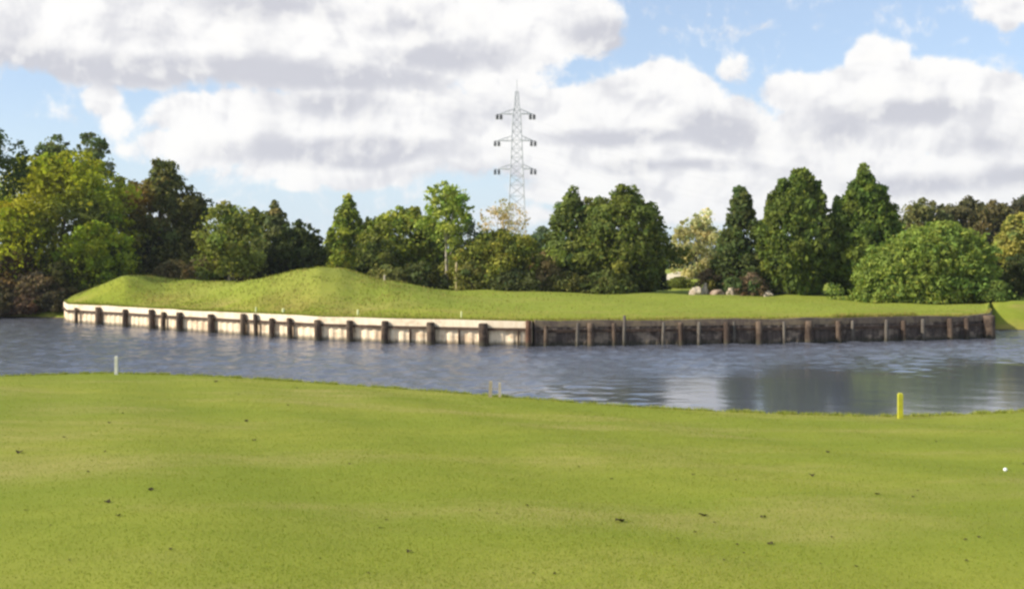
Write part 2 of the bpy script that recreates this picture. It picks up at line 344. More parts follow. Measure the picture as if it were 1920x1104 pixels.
strip_obj('boards', M_dark, dw, split, ib, -.12, .0, -.8, .84, corr=.06)
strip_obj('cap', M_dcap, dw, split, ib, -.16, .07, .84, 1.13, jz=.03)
strip_obj('waler', M_waler, dw, split, ib, .05, .13, .60, .72)
def post(parent, px, m, r=.17, top=1.0, off=.22, lean=0.0, n=10):
    k = int(np.argmin(np.abs(pang[:-40] - px))); X, Y = pxs[k], pys[k]; tx, ty = pxs[k + 1] - pxs[k - 1], pys[k + 1] - pys[k - 1]; L = math.hypot(tx, ty)
    x = X + ty / L * off; y = Y - tx / L * off; b = MB(); q = [(x - lean, y, -.8), (x - lean * .4, y, 0), (x, y, top * .55), (x + lean * .5, y, top - .03), (x + lean * .5, y, top)]
    b.tube(q, [r * 1.05, r * 1.03, r, r * .97, r * .8], n); return b.build('post', m, parent, True)
for px, r, t in [(150, .12, .95), (190, .2, 1.05), (240, .17, 1.0), (290, .19, 1.08), (312, .15, .98), (343, .2, 1.02), (403, .21, 1.0), (462, .17, 1.1), (487, .13, 1.12), (515, .15, .95), (550, .16, 1.0),
                 (602, .19, .98), (660, .18, 1.0), (728, .19, 1.02), (812, .22, 1.0), (908, .25, 1.0)]:
    post(pw, px, M_post, r * .86, t, lean=random.uniform(-.05, .05))
post(pw, 770, M_waler, .05, .74, .1); post(pw, 862, M_waler, .05, .74, .1); post(pw, 972, M_waler, .05, .74, .1)
tag(post(pw, 994, M_rpost, .13, 1.15), 'reddish brown post where the pale wall ends')
for px, m, r, t in [(1022, M_post, .1, .9), (1083, M_gpost, .08, 1.1), (1105, M_post, .16, 1.05), (1150, M_post, .1, 1.0), (1240, M_gpost, .07, 1.1), (1275, M_post, .12, 1.0), (1310, M_gpost, .09, 1.12), (1360, M_post, .14, 1.0), (1375, M_gpost, .06, 1.1), (1420, M_post, .16, 1.05),
                    (1465, M_gpost, .07, 1.0), (1510, M_post, .18, 1.1), (1570, M_post, .15, 1.0), (1592, M_gpost, .08, 1.0), (1657, M_gpost, .09, 1.1), (1690, M_post, .13, .95), (1725, M_gpost, .10, 1.08), (1775, M_post, .14, 1.05), (1808, M_post, .12, 1.05), (1846, M_post, .3, 1.12)]:
    post(dw, px, m, r, min(t, 1.02) if px < 1840 else t, lean=random.uniform(-.04, .04))
# tall pole in the water against the wall
k = int(np.argmin(np.abs(pang - 1168))); b = MB(); bx, by = float(pxs[k]), float(pys[k]) - .38
b.tube([(bx, by, -.8), (bx, by, .6), (bx + .01, by, 1.35)], [.08, .075, .06], 10)
o = b.build('mooring_pole', M_gpost, None, True, org=(bx, by, 0)); tag(o, 'weathered grey pole standing in the water against the dark wall, taller than its posts', 'pole')
# ------------------------------------------------------------------ leaves and trees
def fleaf(name, spec=.25, trans=.35):
    m = bpy.data.materials.new(name); m.use_nodes = True; b = NB(m.node_tree); nt = m.node_tree; nt.nodes.clear()
    at = b.n('ShaderNodeAttribute', attribute_name='tint').outputs['Color']
    d = b.n('ShaderNodeBsdfDiffuse'); b.put(d.inputs[0], at); t = b.n('ShaderNodeBsdfTranslucent'); b.put(t.inputs[0], b.mix(1.0, at, (1.15, 1.25, .6, 1), 'MULTIPLY'))
    mx = b.n('ShaderNodeMixShader'); mx.inputs[0].default_value = trans; nt.links.new(d.outputs[0], mx.inputs[1]); nt.links.new(t.outputs[0], mx.inputs[2])
    o = b.n('ShaderNodeOutputMaterial'); nt.links.new(mx.outputs[0], o.inputs[0]); return m
M_leaf = fleaf('leaf'); M_blade = fleaf('grass_blade', trans=.3)
M_bark = plain('bark', (.09, .07, .05), (.16, .13, .10), 3, .95, .5)
M_barkp = plain('pale_bark', (.42, .37, .29), (.28, .24, .18), 3, .95, .4)
def cards(C, Nn, size, asp, tint, droop=None):
    n = len(C); r = RNG.normal(size=(n, 3)); T = np.cross(Nn, r); T /= np.linalg.norm(T, axis=1, keepdims=True) + 1e-9
    if droop is not None: T = T * (1 - droop) + np.array([0, 0, 1.]) * droop; T /= np.linalg.norm(T, axis=1, keepdims=True)
    B = np.cross(Nn, T); B /= np.linalg.norm(B, axis=1, keepdims=True) + 1e-9
    a = size[:, None] * .5; V = np.stack([C - T * a * asp, C + B * a * .8 + T * a * .1, C + T * a * asp, C - B * a * .8 - T * a * .1], 1).reshape(-1, 3)
    return V, np.arange(4 * n).reshape(-1, 4), np.repeat(tint, 4, 0)
PROF = {
 'oval': lambda h: np.sqrt(np.clip(1 - ((h - .48) / .54) ** 2, 0, 1)),
 'round': lambda h: np.clip(np.sqrt(np.clip(1 - ((h - .38) / .63) ** 2, 0, 1)), 0, 1),
 'cone': lambda h: np.clip(1.02 - h, 0, 1) ** .85 * np.clip(h / .06 + .5, 0, 1),
 'cypress': lambda h: np.clip(1 - (np.clip(h - .28, 0, 1) / .74) ** 1.9, 0, 1) * np.clip(.55 + h / .28 * .45, 0, 1),
 'spire': lambda h: np.clip(1 - (np.clip(h - .2, 0, 1) / .81) ** 1.15, 0, 1) * np.clip(.5 + h / .22 * .5, 0, 1),
 'dome': lambda h: np.sqrt(np.clip(1 - (h / 1.02) ** 2.2, 0, 1)),
 'vase': lambda h: np.clip(.25 + .9 * np.sin(np.clip(h, 0, 1) * math.pi * .8), 0, 1) * np.clip((1.02 - h) / .2, 0, 1) ** .5,
 'pine': lambda h: np.clip(.5 + .5 * np.sin(h * 5.5), .2, 1) * np.clip((1.05 - h) / .35, 0, 1) ** .6,
}
PK = {}
def plant(name, label, cat, px, D, top, hw, prof='oval', col=(.07, .10, .02), col2=None, n=9000, leaf=.24, cb=.06, ncl=70, clr=.26, trunk=True, group=None, lean=0.0, dens=.75, bark=None, droop=None, patch=None, depth=None, ragged=.12, zbase=None, limbs=5, peaks=None, fill=.10, bright=1.7, spr=.16):
    n = int(n * 1.2); hw = hw * 1.12; ncl = int(ncl * 1.5); clr = clr * .8; ragged = max(ragged, .2)
    X = (px - 960) / F * D; z0 = fz(X, D) if zbase is None else zbase; H = CAMZ + (HOR - top) / F * D - z0; R = hw / F * D
    col = np.array(col); col2 = np.array(col2 if col2 is not None else col * .55)
    e = empty(name, (X, D, z0), label, cat, group); pf = PROF[prof]
    # clumps over the crown
    hs = RNG.random(ncl * 6); keep = RNG.random(ncl * 6) < pf(hs) + .12; hs = hs[keep][:ncl]; m = len(hs)
    ang = RNG.random(m) * 2 * math.pi; rr = pf(hs) * (RNG.random(m) ** .45) * (1 - clr * .55) * (1 + RNG.normal(0, ragged, m))
    cr = R * clr * RNG.uniform(.6, 1.25, m) * (.55 + .45 * pf(hs))
    dy = depth if depth else 1.0
    CC = np.stack([R * rr * np.cos(ang) + lean * H * hs, R * dy * rr * np.sin(ang), H * (cb + (1 - cb) * hs) - cr * .55 * hs], -1)
    CC[:, 2] = np.maximum(CC[:, 2], cr * .35)
    # a few top clumps so the crown reaches its height
    for q in range(5):
        j = q; CC[j] = [lean * H + RNG.normal(0, .06) * R, RNG.normal(0, .06) * R, H * (1 - .03 - .055 * q)]; cr[j] = max(R * .12, .2) * (1 + q * .4)
    if peaks:
        for q, (dx, ph) in enumerate(peaks):
            for w_ in range(4):
                j = 5 + q * 4 + w_; CC[j] = [dx * R + lean * H * ph, RNG.normal(0, .1) * R, H * (ph - .04 - .06 * w_)]; cr[j] = R * (.13 + .045 * w_)
    ctint = RNG.random(m); hue = RNG.normal(.02, .07, m)
    w = cr ** 2; idx = RNG.choice(m, n, p=w / w.sum())
    d = RNG.normal(size=(n, 3)); d /= np.linalg.norm(d, axis=1, keepdims=True)
    d[:, 2] = np.where(RNG.random(n) < .5, np.abs(d[:, 2]), d[:, 2])
    rad = cr[idx] * RNG.uniform(.45, 1.12, n) ** dens
    C = CC[idx] + d * rad[:, None] * np.array([1, 1, .8 if droop is None else 1.05])
    # loose foliage between the clumps, out to the edge of the crown
    nf = int(n * fill); hf = RNG.random(nf * 5); kf = RNG.random(nf * 5) < pf(hf) ** 1.3; hf = hf[kf][:nf]; nf = len(hf); af = RNG.random(nf) * 6.283
    lob = 1 + .10 * np.sin(af * 3 + hf * 9 + px) + .08 * np.sin(af * 7 - hf * 17)
    rf = pf(hf) * R * RNG.uniform(.55, 1.0, nf) ** .6 * lob
    C[:nf] = np.stack([rf * np.cos(af) + lean * H * hf, rf * dy * np.sin(af), H * (cb + (1 - cb) * hf * .97)], -1)
    # sprays of twigs that reach out past the clumps and break the outline
    ns = int(n * spr); nsp = max(14, ncl // 2); hh_ = RNG.random(nsp * 5); hh_ = hh_[RNG.random(nsp * 5) < pf(hh_) + .25][:nsp]; nsp = len(hh_); aa = RNG.random(nsp) * 6.283
    up = RNG.uniform(.15, .9, nsp) if cat != 'shrub' else RNG.uniform(0, .5, nsp); hh_ = hh_ * .93; ln_ = R * RNG.uniform(.16, .36, nsp) * (.35 + .65 * pf(hh_)); si = RNG.integers(0, nsp, ns); tt_ = RNG.random(ns) ** .8
    rb = pf(hh_) * R * .84; o_ = np.stack([rb * np.cos(aa) + lean * H * hh_, rb * dy * np.sin(aa), H * (cb + (1 - cb) * hh_ * .95)], -1)
    dv = np.stack([np.cos(aa) * (1 - up * .7), np.sin(aa) * (1 - up * .7), up], -1) * ln_[:, None]
    C[nf:nf + ns] = o_[si] + dv[si] * tt_[:, None] + RNG.normal(0, 1, (ns, 3)) * (R * .035 * (1.25 - tt_))[:, None]
    C[:, 2] = np.maximum(np.minimum(C[:, 2], H * 1.02), .03)
    Nn = d * .9 + RNG.normal(0, .55, (n, 3)); Nn[:, 2] += .25; Nn /= np.linalg.norm(Nn, axis=1, keepdims=True)
    f = np.clip(.25 + .75 * ctint[idx] + RNG.normal(0, .22, n), 0, 1)[:, None]; tint = col2 * (1 - f) + col * f
    tint = tint * (1 + hue[idx][:, None] * np.array([1.6, .2, -.5]))
    if patch is not None:      # a patch of another foliage colour, also used to paint shade: (dx, h, radius, colour)
        for dx, hh, pr, pc in patch:
            dd = np.hypot((C[:, 0] - dx * R), (C[:, 2] - hh * H)) / (pr * R); k = (np.clip(1.4 - dd, 0, 1) * RNG.uniform(.4, 1.2, n)).clip(0, 1)[:, None]; tint = tint * (1 - k) + np.array(pc) * k
    tint = np.clip(tint * bright, .004, 1)
    V, Fc, tv = cards(C, Nn, leaf * .86 * np.clip(RNG.lognormal(0, .35, n), .45, 1.9), 1.0 if droop is None else 1.7, tint, droop)
    link('crown' if cat != 'shrub' else 'foliage', mesh_np(V, Fc, False, tv), M_leaf, e)
    if trunk:
        b = MB(); tr = max(.05, H * .016); top_ = Vector((lean * H * .9, 0, H * .9))
        pts = [Vector((0, 0, -.25))] + [Vector((lean * H * .9 * t + RNG.normal(0, .012) * H * t, RNG.normal(0, .012) * H * t, H * .9 * t)) for t in (.02, .2, .4, .6, .8, 1)]
        b.tube(pts, [tr * 1.6, tr * 1.25, tr, tr * .8, tr * .58, tr * .35, tr * .1], 9)
        order = RNG.permutation(m)[:limbs + 6]
        for j in order:
            c = Vector(CC[j]); t = min(max((c.z / H) * .62, .08), .8); s0 = Vector((lean * H * t, 0, H * t)); mid = s0.lerp(c, .5) + Vector((0, 0, -.04 * H))
            b.tube([s0, mid, c], [tr * .5 * (1 - t * .6), tr * .3 * (1 - t * .5), tr * .08], 6)
        me = bpy.data.meshes.new('trunk'); me.from_pydata(b.V, [], b.F); me.polygons.foreach_set('use_smooth', [True] * len(b.F)); me.update(); link('trunk' if cat != 'shrub' else 'stems', me, bark or M_bark, e)
    return e
YG = (.26, .27, .022); YG2 = (.10, .12, .018)      # sunny yellow-green
DG = (.105, .12, .03); DG2 = (.045, .055, .018)
OL = (.19, .20, .045); OL2 = (.075, .085, .025)
MG = (.12, .17, .025); MG2 = (.045, .07, .016)
BR = (.20, .12, .05); BR2 = (.08, .05, .03)
GYG = (.20, .20, .11); GYG2 = (.10, .10, .06)
# left group
plant('pine_tree', 'dark pine whose branches reach in at the left edge of the photo', 'tree', -62, 66, 228, 98, 'round', (.05, .07, .02), (.02, .03, .012), 9000, .2, .62, 40, .30, fill=.15, ragged=.2, group='trees on the left bank')
plant('pine_tree', 'slim dark pine top rising left behind the yellow-green tree', 'tree', 102, 90, 252, 36, 'round', (.12, .14, .05), DG2, 6000, .24, .5, 34, .36, group='trees on the left bank')
plant('pine_tree', 'slim dark pine top rising right behind the yellow-green tree, tallest of the left bank', 'tree', 173, 90, 246, 36, 'round', (.12, .14, .05), DG2, 6000, .24, .5, 34, .36, group='trees on the left bank')
plant('broadleaf_tree', 'big yellow-green tree standing tallest in front of the left bank', 'tree', 118, 76, 285, 112, 'oval', YG, YG2, 26000, .27, .05, 95, .26, patch=[(-.3, .62, .5, (.27, .25, .03)), (.5, .5, .4, (.09, .10, .03)), (-.1, .22, .55, (.07, .075, .025))], peaks=[(-.35, .95), (.35, 1.0)], group='trees on the left bank')  # the dark low patch paints the shade beneath the crown
plant('broadleaf_tree', 'smaller yellow-green tree at the left edge under the pine', 'tree', 15, 72.5, 372, 92, 'round', YG, YG2, 12000, .25, .04, 60, .3, group='trees on the left bank')
plant('broadleaf_tree', 'bright low tree in front of the big yellow-green tree', 'tree', 185, 72, 415, 60, 'round', (.22, .26, .025), YG2, 9000, .22, .04, 50, .3, group='trees on the left bank')
plant('broadleaf_tree', 'dark brown-green tree with a rusty patch, right of the big yellow-green tree', 'tree', 298, 80, 298, 84, 'spire', (.125, .125, .035), (.05, .055, .02), 22000, .27, .03, 85, .27, peaks=[(.25, .99), (-.55, .84), (.6, .8)], patch=[(-.35, .68, .36, (.20, .125, .035))], group='trees on the left bank')
plant('broadleaf_tree', 'dark narrow tree wedged between the yellow-green and the rusty tree', 'tree', 228, 84, 328, 45, 'oval', DG, DG2, 9000, .26, .03, 45, .33, group='trees on the left bank')
plant('broadleaf_tree', 'dark small tree just right of the rusty tree', 'tree', 372, 82, 360, 50, 'oval', (.07, .075, .025), DG2, 9000, .26, .03, 45, .32, group='trees on the left bank')
plant('broadleaf_tree', 'olive tree with pale stems between the two mounds', 'tree', 430, 70, 378, 58, 'round', OL, OL2, 11000, .22, .12, 48, .28, bark=M_barkp, limbs=12, group='trees behind the mounds')
plant('broadleaf_tree', 'grey-green tree with a slim pointed top behind the main mound', 'tree', 517, 74, 376, 50, 'spire', (.13, .14, .06), DG2, 9000, .24, .05, 50, .3, bark=M_barkp, group='trees behind the mounds')
plant('broadleaf_tree', 'low dark round tree at the crest left of the gap', 'tree', 560, 72, 412, 46, 'round', (.06, .075, .025), (.02, .028, .012), 9000, .22, .03, 45, .32, group='trees behind the mounds')
plant('broadleaf_tree', 'dark small tree behind the olive and the grey-green tree', 'tree', 480, 80, 388, 40, 'oval', DG, DG2, 6000, .26, .03, 35, .33, group='trees behind the mounds')
plant('broadleaf_tree', 'pointed light green tree just right of the gap in the trees', 'tree', 652, 76, 364, 62, 'cone', (.21, .24, .04), MG2, 15000, .25, .03, 65, .3, peaks=[(-.45, .62), (.4, .7)], group='trees behind the mounds')
plant('broadleaf_tree', 'round olive-green tree filling the row right of the main mound', 'tree', 752, 76, 388, 74, 'round', (.18, .21, .035), OL2, 17000, .25, .03, 75, .28, peaks=[(-.6, .82), (.3, 1.0), (.7, .86)], group='trees behind the mounds')
plant('broadleaf_tree', 'short dark tree at the foot of the round olive-green tree', 'tree', 705, 72, 440, 42, 'round', DG, DG2, 6000, .22, .03, 35, .33, group='trees behind the mounds')
plant('birch_tree', 'slender upright light green tree with a bare pale trunk', 'tree', 838, 70, 338, 40, 'vase', (.24, .27, .06), MG, 6500, .19, .34, 40, .34, bark=M_barkp, peaks=[(-.5, .88), (.45, .92)], group='trees behind the mounds')
plant('broadleaf_tree', 'dark tree low behind the slender light green one', 'tree', 815, 78, 415, 48, 'round', DG, DG2, 8000, .25, .03, 40, .3, group='trees behind the mounds')
plant('broadleaf_tree', 'small blue-grey tree seen between the slender tree and the pylon', 'tree', 878, 110, 405, 34, 'round', (.07, .085, .06), (.04, .05, .045), 4000, .3, .1, 26, .34)
plant('thinning_tree', 'thin half-bare brownish tree in front of the pylon legs', 'tree', 945, 95, 372, 48, 'oval', (.32, .27, .15), (.22, .17, .10), 2600, .2, .15, 40, .25, bark=plain('twig_bark', (.25, .19, .13), (.33, .27, .2), 3, .9), limbs=26)
plant('broadleaf_tree', 'wide low olive tree below the pylon', 'tree', 935, 70, 432, 84, 'round', (.17, .18, .035), DG2, 15000, .23, .02, 70, .28)
plant('broadleaf_tree', 'low blue-green tree tops right of the pylon', 'tree', 1018, 100, 425, 40, 'round', (.09, .12, .06), (.05, .07, .04), 5000, .3, .05, 30, .33)
plant('dry_shrub', 'pale brown shrub between the low olive tree and the dense dark trees', 'shrub', 1022, 69, 470, 24, 'oval', (.26, .22, .11), BR2, 3000, .18, .02, 24, .34)
plant('broadleaf_tree', 'green tree with a leaning pointed top, left one of the dense pair', 'tree', 1078, 73, 350, 70, 'spire', (.12, .15, .04), DG2, 18000, .25, .02, 70, .3, lean=-.03, peaks=[(-.3, .86), (.4, .9)])
plant('broadleaf_tree', 'big dense dark green tree with its right side in shade, right one of the pair', 'tree', 1165, 72, 350, 90, 'cypress', (.115, .135, .03), (.045, .06, .018), 30000, .24, .02, 100, .27, peaks=[(.22, 1.0), (-.4, .9), (.55, .84)])
plant('broadleaf_tree', 'dark narrow tree on the right flank of the dense dark green one', 'tree', 1222, 73, 420, 30, 'cone', (.05, .065, .025), (.02, .028, .014), 7000, .22, .02, 35, .34)
# right group
plant('autumn_tree', 'pale yellow-brown autumn tree left of the fir', 'tree', 1305, 115, 402, 44, 'round', (.29, .27, .12), (.17, .16, .07), 9000, .3, .03, 50, .3)
plant('autumn_tree', 'wispy pale thin tree top behind the autumn tree', 'tree', 1325, 130, 388, 22, 'oval', (.45, .42, .26), (.34, .32, .2), 1500, .28, .2, 18, .32, bark=M_barkp)
plant('fir_tree', 'dark fir with tiered pointed outline', 'tree', 1388, 72, 352, 62, 'cone', (.078, .098, .030), (.030, .038, .015), 17000, .2, .02, 80, .25, droop=.3, spr=.08, peaks=[(0, 1.0)], group='evergreens on the right')
plant('cypress_tree', 'tall broad cypress with a blunt many-pointed top', 'tree', 1494, 70, 320, 68, 'cypress', (.105, .135, .026), (.036, .05, .016), 34000, .2, .01, 120, .22, droop=.5, peaks=[(.25, 1.01), (-.35, .93), (-.6, .82), (.5, .92), (0, 1.01)])
plant('cypress_tree', 'pointed cypress just left of the big bright bush', 'tree', 1622, 70, 310, 74, 'spire', (.105, .145, .026), (.036, .052, .016), 34000, .2, .01, 120, .22, droop=.45, peaks=[(-.3, .86), (.38, .84), (.6, .70), (-.6, .72)])
plant('cypress_tree', 'small dark evergreen top between the two tall cypresses', 'tree', 1570, 80, 368, 26, 'spire', (.05, .075, .022), (.02, .03, .012), 8000, .24, .01, 40, .32, droop=.5, group='evergreens on the right')
plant('big_bush', 'huge rounded bright green bush above the right end of the wall', 'bush', 1722, 62.8, 420, 118, 'dome', (.165, .205, .04), (.075, .10, .025), 46000, .16, .0, 230, .15, droop=.3, depth=.6, lean=.30, fill=.4, spr=.05)
for i, (px, D, top, hw, c, lb) in enumerate([(1722, 95, 372, 62, (.12, .125, .045), 'brown-green tree top just right of the pointed cypress'), (1775, 100, 384, 60, (.14, .13, .05), 'lower brown-green tree top behind the bush crest'),
        (1815, 98, 368, 58, (.09, .085, .04), 'dark brown-green tree top behind the middle of the bush'), (1862, 96, 376, 60, (.125, .11, .045), 'brownish tree top behind the right part of the bush'),
        (1915, 97, 366, 55, (.07, .065, .04), 'dark tree top at the right edge of the photo')]):
    plant('broadleaf_tree', lb, 'tree', px, D, top, hw, 'round', c, (.05, .05, .022), 11000, .28, .02, 48, .28, group='brown-green trees behind the bush')
plant('broadleaf_tree', 'olive-yellow tree at the right edge above the dark shrubs', 'tree', 1925, 70, 398, 48, 'round', (.24, .22, .05), OL2, 9000, .22, .25, 45, .3)
plant('dark_shrub', 'dark shrub under the olive-yellow tree at the right edge', 'shrub', 1915, 65, 478, 44, 'dome', (.06, .075, .025), (.03, .035, .015), 7000, .18, .0, 35, .3, group='shrubs by the right bank')
plant('dark_shrub', 'dark green shrub at the water just behind the end of the wall', 'shrub', 1868, 60.5, 528, 30, 'dome', (.10, .14, .03), (.03, .04, .015), 5000, .15, .0, 28, .32, group='shrubs by the right bank')
# understorey
for px, D, top, hw, c, lb in [(112, 67.75, 562, 17, (.07, .065, .03), 'smallest dark shrub against the tip of the pale wall'), (100, 68.4, 548, 30, (.06, .055, .03), 'darkest shrub at the water touching the tip of the pale wall'), (52, 68.3, 552, 34, (.12, .08, .05), 'low brown shrub at the water below the rusty one'), (8, 68.2, 545, 36, (.08, .07, .035), 'low dark shrub at the water near the left edge'), (-45, 68.2, 540, 40, (.07, .06, .03), 'low dark shrub at the water cut by the left edge'),
        (20, 70.5, 470, 60, (.13, .09, .04), 'brown-green waterside shrub at the left edge'), (70, 69.5, 512, 48, (.14, .105, .06), 'rusty low shrub overhanging the water, left part'), (110, 70.5, 490, 44, (.07, .07, .025), 'dark shrub near the left end of the pale wall'),
        (-15, 69, 520, 46, (.13, .10, .055), 'rusty shrub at the water in the bottom left corner of the far bank'), (128, 71.5, 520, 30, (.08, .06, .05), 'purplish dark shrub behind the tip of the pale wall'), (160, 72, 470, 50, (.12, .14, .025), 'green shrub behind the left slope of the small mound'),
        (215, 73, 455, 42, (.12, .14, .03), 'green shrub at the crest of the small mound')]:
    plant('waterside_shrub', lb, 'shrub', px, D, top, hw, 'dome', c, tuple(x * .35 for x in c), 6500, .18, .0, 36, .3, group='shrubs along the left bank')
for px, D, top, hw, c, lb in [(325, 74, 488, 34, (.16, .13, .06), 'reddish shrub between the rusty tree and the olive tree'), (385, 72, 480, 40, (.17, .14, .07), 'brownish shrub left of the pale stems'), (455, 72, 478, 38, (.14, .13, .06), 'dull shrub at the foot of the olive tree'), (275, 78, 440, 60, (.05, .055, .02), 'very dark shrub under the rusty tree'),
        (590, 75, 455, 30, (.06, .08, .03), 'small dark shrub in the gap over the main mound'), (640, 70, 470, 34, (.17, .19, .03), 'bright shrub just right of the mound top'), (725, 68, 498, 42, (.16, .16, .05), 'olive shrub on the right slope of the mound'), (790, 69, 492, 44, (.08, .09, .03), 'dark shrub left of the bare pale trunk'),
        (520, 72, 460, 48, (.05, .06, .025), 'dark shrub under the grey-green tree'), (885, 67.5, 490, 34, (.14, .14, .04), 'olive shrub right of the bare pale trunk'), (960, 67.5, 505, 52, (.08, .09, .035), 'dark low shrub before the wide olive tree'), (1060, 69, 510, 44, (.13, .13, .04), 'olive shrub at the foot of the dense pair, left'),
        (1140, 69, 508, 52, (.10, .12, .035), 'green shrub at the foot of the dense pair, right')]:
    plant('undergrowth_shrub', lb, 'shrub', px, D, top, hw, 'dome', c, tuple(x * .4 for x in c), 5000, .17, .0, 30, .32, group='shrubs under the middle trees')
for px, D, top, hw, c, lb in [(1330, 72, 505, 26, (.20, .15, .085), 'reddish twiggy shrub left of the rocks'), (1410, 69.5, 512, 30, (.16, .115, .07), 'red-brown shrub under the fir'), (1275, 80, 520, 26, (.12, .14, .03), 'low green shrub right of the dense trees'), (1455, 71, 505, 36, (.07, .09, .03), 'dark shrub at the foot of the broad cypress'), (1365, 71.5, 498, 28, (.19, .14, .08), 'reddish shrub behind the largest rocks')]:
    plant('twiggy_shrub', lb, 'shrub', px, D, top, hw, 'dome', c, tuple(x * .4 for x in c), 2200, .14, .0, 22, .32, group='shrubs around the rocks', limbs=14)
# far wood
def far_wood():
    n = 60000; m = 260; a = RNG.uniform(-1.0, 1.0, m); Y = RNG.uniform(225, 262, m); X = a * Y; h = RNG.uniform(5.2, 7.8, m); r = RNG.uniform(3, 5, m)
    i = RNG.integers(0, m, n); d = RNG.normal(size=(n, 3)); d /= np.linalg.norm(d, axis=1, keepdims=True); d[:, 2] = np.abs(d[:, 2])
    C = np.stack([X[i] + d[:, 0] * r[i], Y[i] + d[:, 1] * r[i] , 1.6 + d[:, 2] * h[i] * RNG.uniform(.3, 1, n)], -1)
    t = np.array([.085, .11, .06]) * RNG.uniform(.6, 1.3, m)[i][:, None]  # blue of distance haze mixed into the foliage colour
    V, Fc, tv = cards(C, d, RNG.uniform(.6, 1.2, n), 1, t); return mesh_np(V, Fc, False, tv)
tag(link('far_wood', far_wood(), M_leaf), 'distant bluish wood along the horizon', 'wood', kind='stuff')
# ------------------------------------------------------------------ thin air between here and the far trees
def haze():
    bpy_me = MB(); bpy_me.box((0, 560, 33), (1700, 1500, 70)); o = bpy_me.build('haze', None, None, org=(0, 560, 33)); o.data.materials.clear()
    m = bpy.data.materials.new('haze'); m.use_nodes = True; nt = m.node_tree; nt.nodes.clear()
    v = nt.nodes.new('ShaderNodeVolumePrincipled'); v.inputs['Color'].default_value = (.86, .91, 1, 1); v.inputs['Density'].default_value = .0002; v.inputs['Anisotropy'].default_value = .2
    out = nt.nodes.new('ShaderNodeOutputMaterial'); nt.links.new(v.outputs[0], out.inputs['Volume']); o.data.materials.append(m); tag(o, 'thin bluish haze over the pond and the far trees', None, kind='stuff')
haze()
# ------------------------------------------------------------------ rocks by the right trees
M_rock = plain('pale_rock', (.50, .42, .31), (.34, .27, .20), 1.6, .95, .8)
M_rockd = plain('brown_rock', (.34, .26, .19), (.24, .16, .11), 1.6, .95, .8)
def rock(px, D, w, h, m, label):
    import bmesh
    X = (px - 960) / F * D; z = fz(X, D); bm = bmesh.new(); bmesh.ops.create_icosphere(bm, subdivisions=3, radius=1); W = w / F * D / 2; Hh = h / F * D
    sd = random.uniform(0, 50)
    for v in bm.verts:
        c = v.co; k = 1 + .16 * math.sin(c.x * 3.1 + sd) + .13 * math.sin(c.y * 4.3 + sd * 2) + .12 * math.sin(c.z * 5 + c.x * 4 + sd) + random.uniform(-.03, .03)
        v.co = Vector((c.x * W * k, c.y * W * .8 * k, max(c.z, -.3) * Hh * .75 * k + Hh * .2))
    me = bpy.data.meshes.new('boulder'); bm.to_mesh(me); bm.free(); o = link('boulder', me, m); o.location = (X, D, z); o.rotation_euler.z = random.uniform(0, 6)
    tag(o, label, 'boulder', 'pale boulders under the right trees')
for a in [(1306, 69, 26, 15, M_rock, 'cream boulder at the left end of the rocks'), (1322, 70.5, 18, 22, M_rock, 'upright cream boulder second from the left'), (1346, 69.3, 24, 12, M_rockd, 'low tan boulder in front of the reddish shrubs'), (1382, 71.4, 56, 40, M_rockd, 'wide tan boulder standing tallest in the middle of the rocks'),
          (1372, 69.6, 22, 20, M_rock, 'pale boulder in front of the wide tan one'), (1412, 70.2, 24, 26, M_rockd, 'tan boulder at the right of the wide one'), (1440, 68.6, 18, 10, M_rock, 'small pale boulder under the broad cypress')]: rock(*a)
# sandy patch beyond the gap
def patch_sheet(name, pts, z_off, m, label, cat):
    V = [((p - 960) / F * D, D, fz((p - 960) / F * D, D) + z_off) for p, D in pts]; me = bpy.data.meshes.new(name); me.from_pydata(V, [], [tuple(range(len(V)))]); me.update(); return tag(link(name, me, m), label, cat, kind='structure')
b = MB(); X0 = (1268 - 960) / F * 120
for i in range(26):
    a = random.uniform(-1, 1)
M_sand = plain('sand', (.62, .55, .42), (.5, .44, .32), .6, .95)
xs2 = np.linspace(-5, 3.2, 24); ys2 = np.linspace(0, 10, 10); XX, YY = np.meshgrid(xs2, ys2); XX = XX + X0; YY = YY + 112
ZZ = 1.6 + .95 * np.exp(-((XX - X0) / 2.6) ** 2) * np.exp(-((YY - 117) / 3.2) ** 2) + .06 * np.sin(XX * 2) - .1
tag(link('sand_mound', grid(XX, YY, ZZ), M_sand), 'pale sandy bank beyond the gap right of the dense trees', 'sand', kind='structure')
# ------------------------------------------------------------------ pylon
M_steel = plain('galvanised_steel', (.46, .47, .49), (.38, .39, .41), .4, .6)
M_ins = plain('insulator_glaze', (.06, .065, .075), (.09, .09, .10), 1, .4)
PD = 300.0
def P(px, py, dy=0): return Vector(((px - 960) / F * PD, PD + dy, CAMZ + (HOR - py) / F * PD))
pyl = empty('electricity_pylon', P(970, 478), 'tall pale lattice power pylon rising behind the trees in the middle', 'pylon'); pyl.location.z = 1.6
def halfw(py): return np.interp(py, [150, 200, 218, 330, 440, 500], [.25, .7, 1.15, 1.9, 2.6, 3.4])
cx = P(969, 0).x
b = MB()
lv = [500, 470, 440, 415, 390, 368, 347, 330, 312, 295, 279, 263, 247, 232, 218, 207, 196, 185, 172]
zz = lambda py: CAMZ + (HOR - py) / F * PD
for sx_ in (-1, 1):
    for sy_ in (-1, 1):
        for u, v in zip(lv[:-1], lv[1:]):
            hu, hv = halfw(u), halfw(v); b.bar((cx + sx_ * hu, PD + sy_ * hu, zz(u)), (cx + sx_ * hv, PD + sy_ * hv, zz(v)), .2)
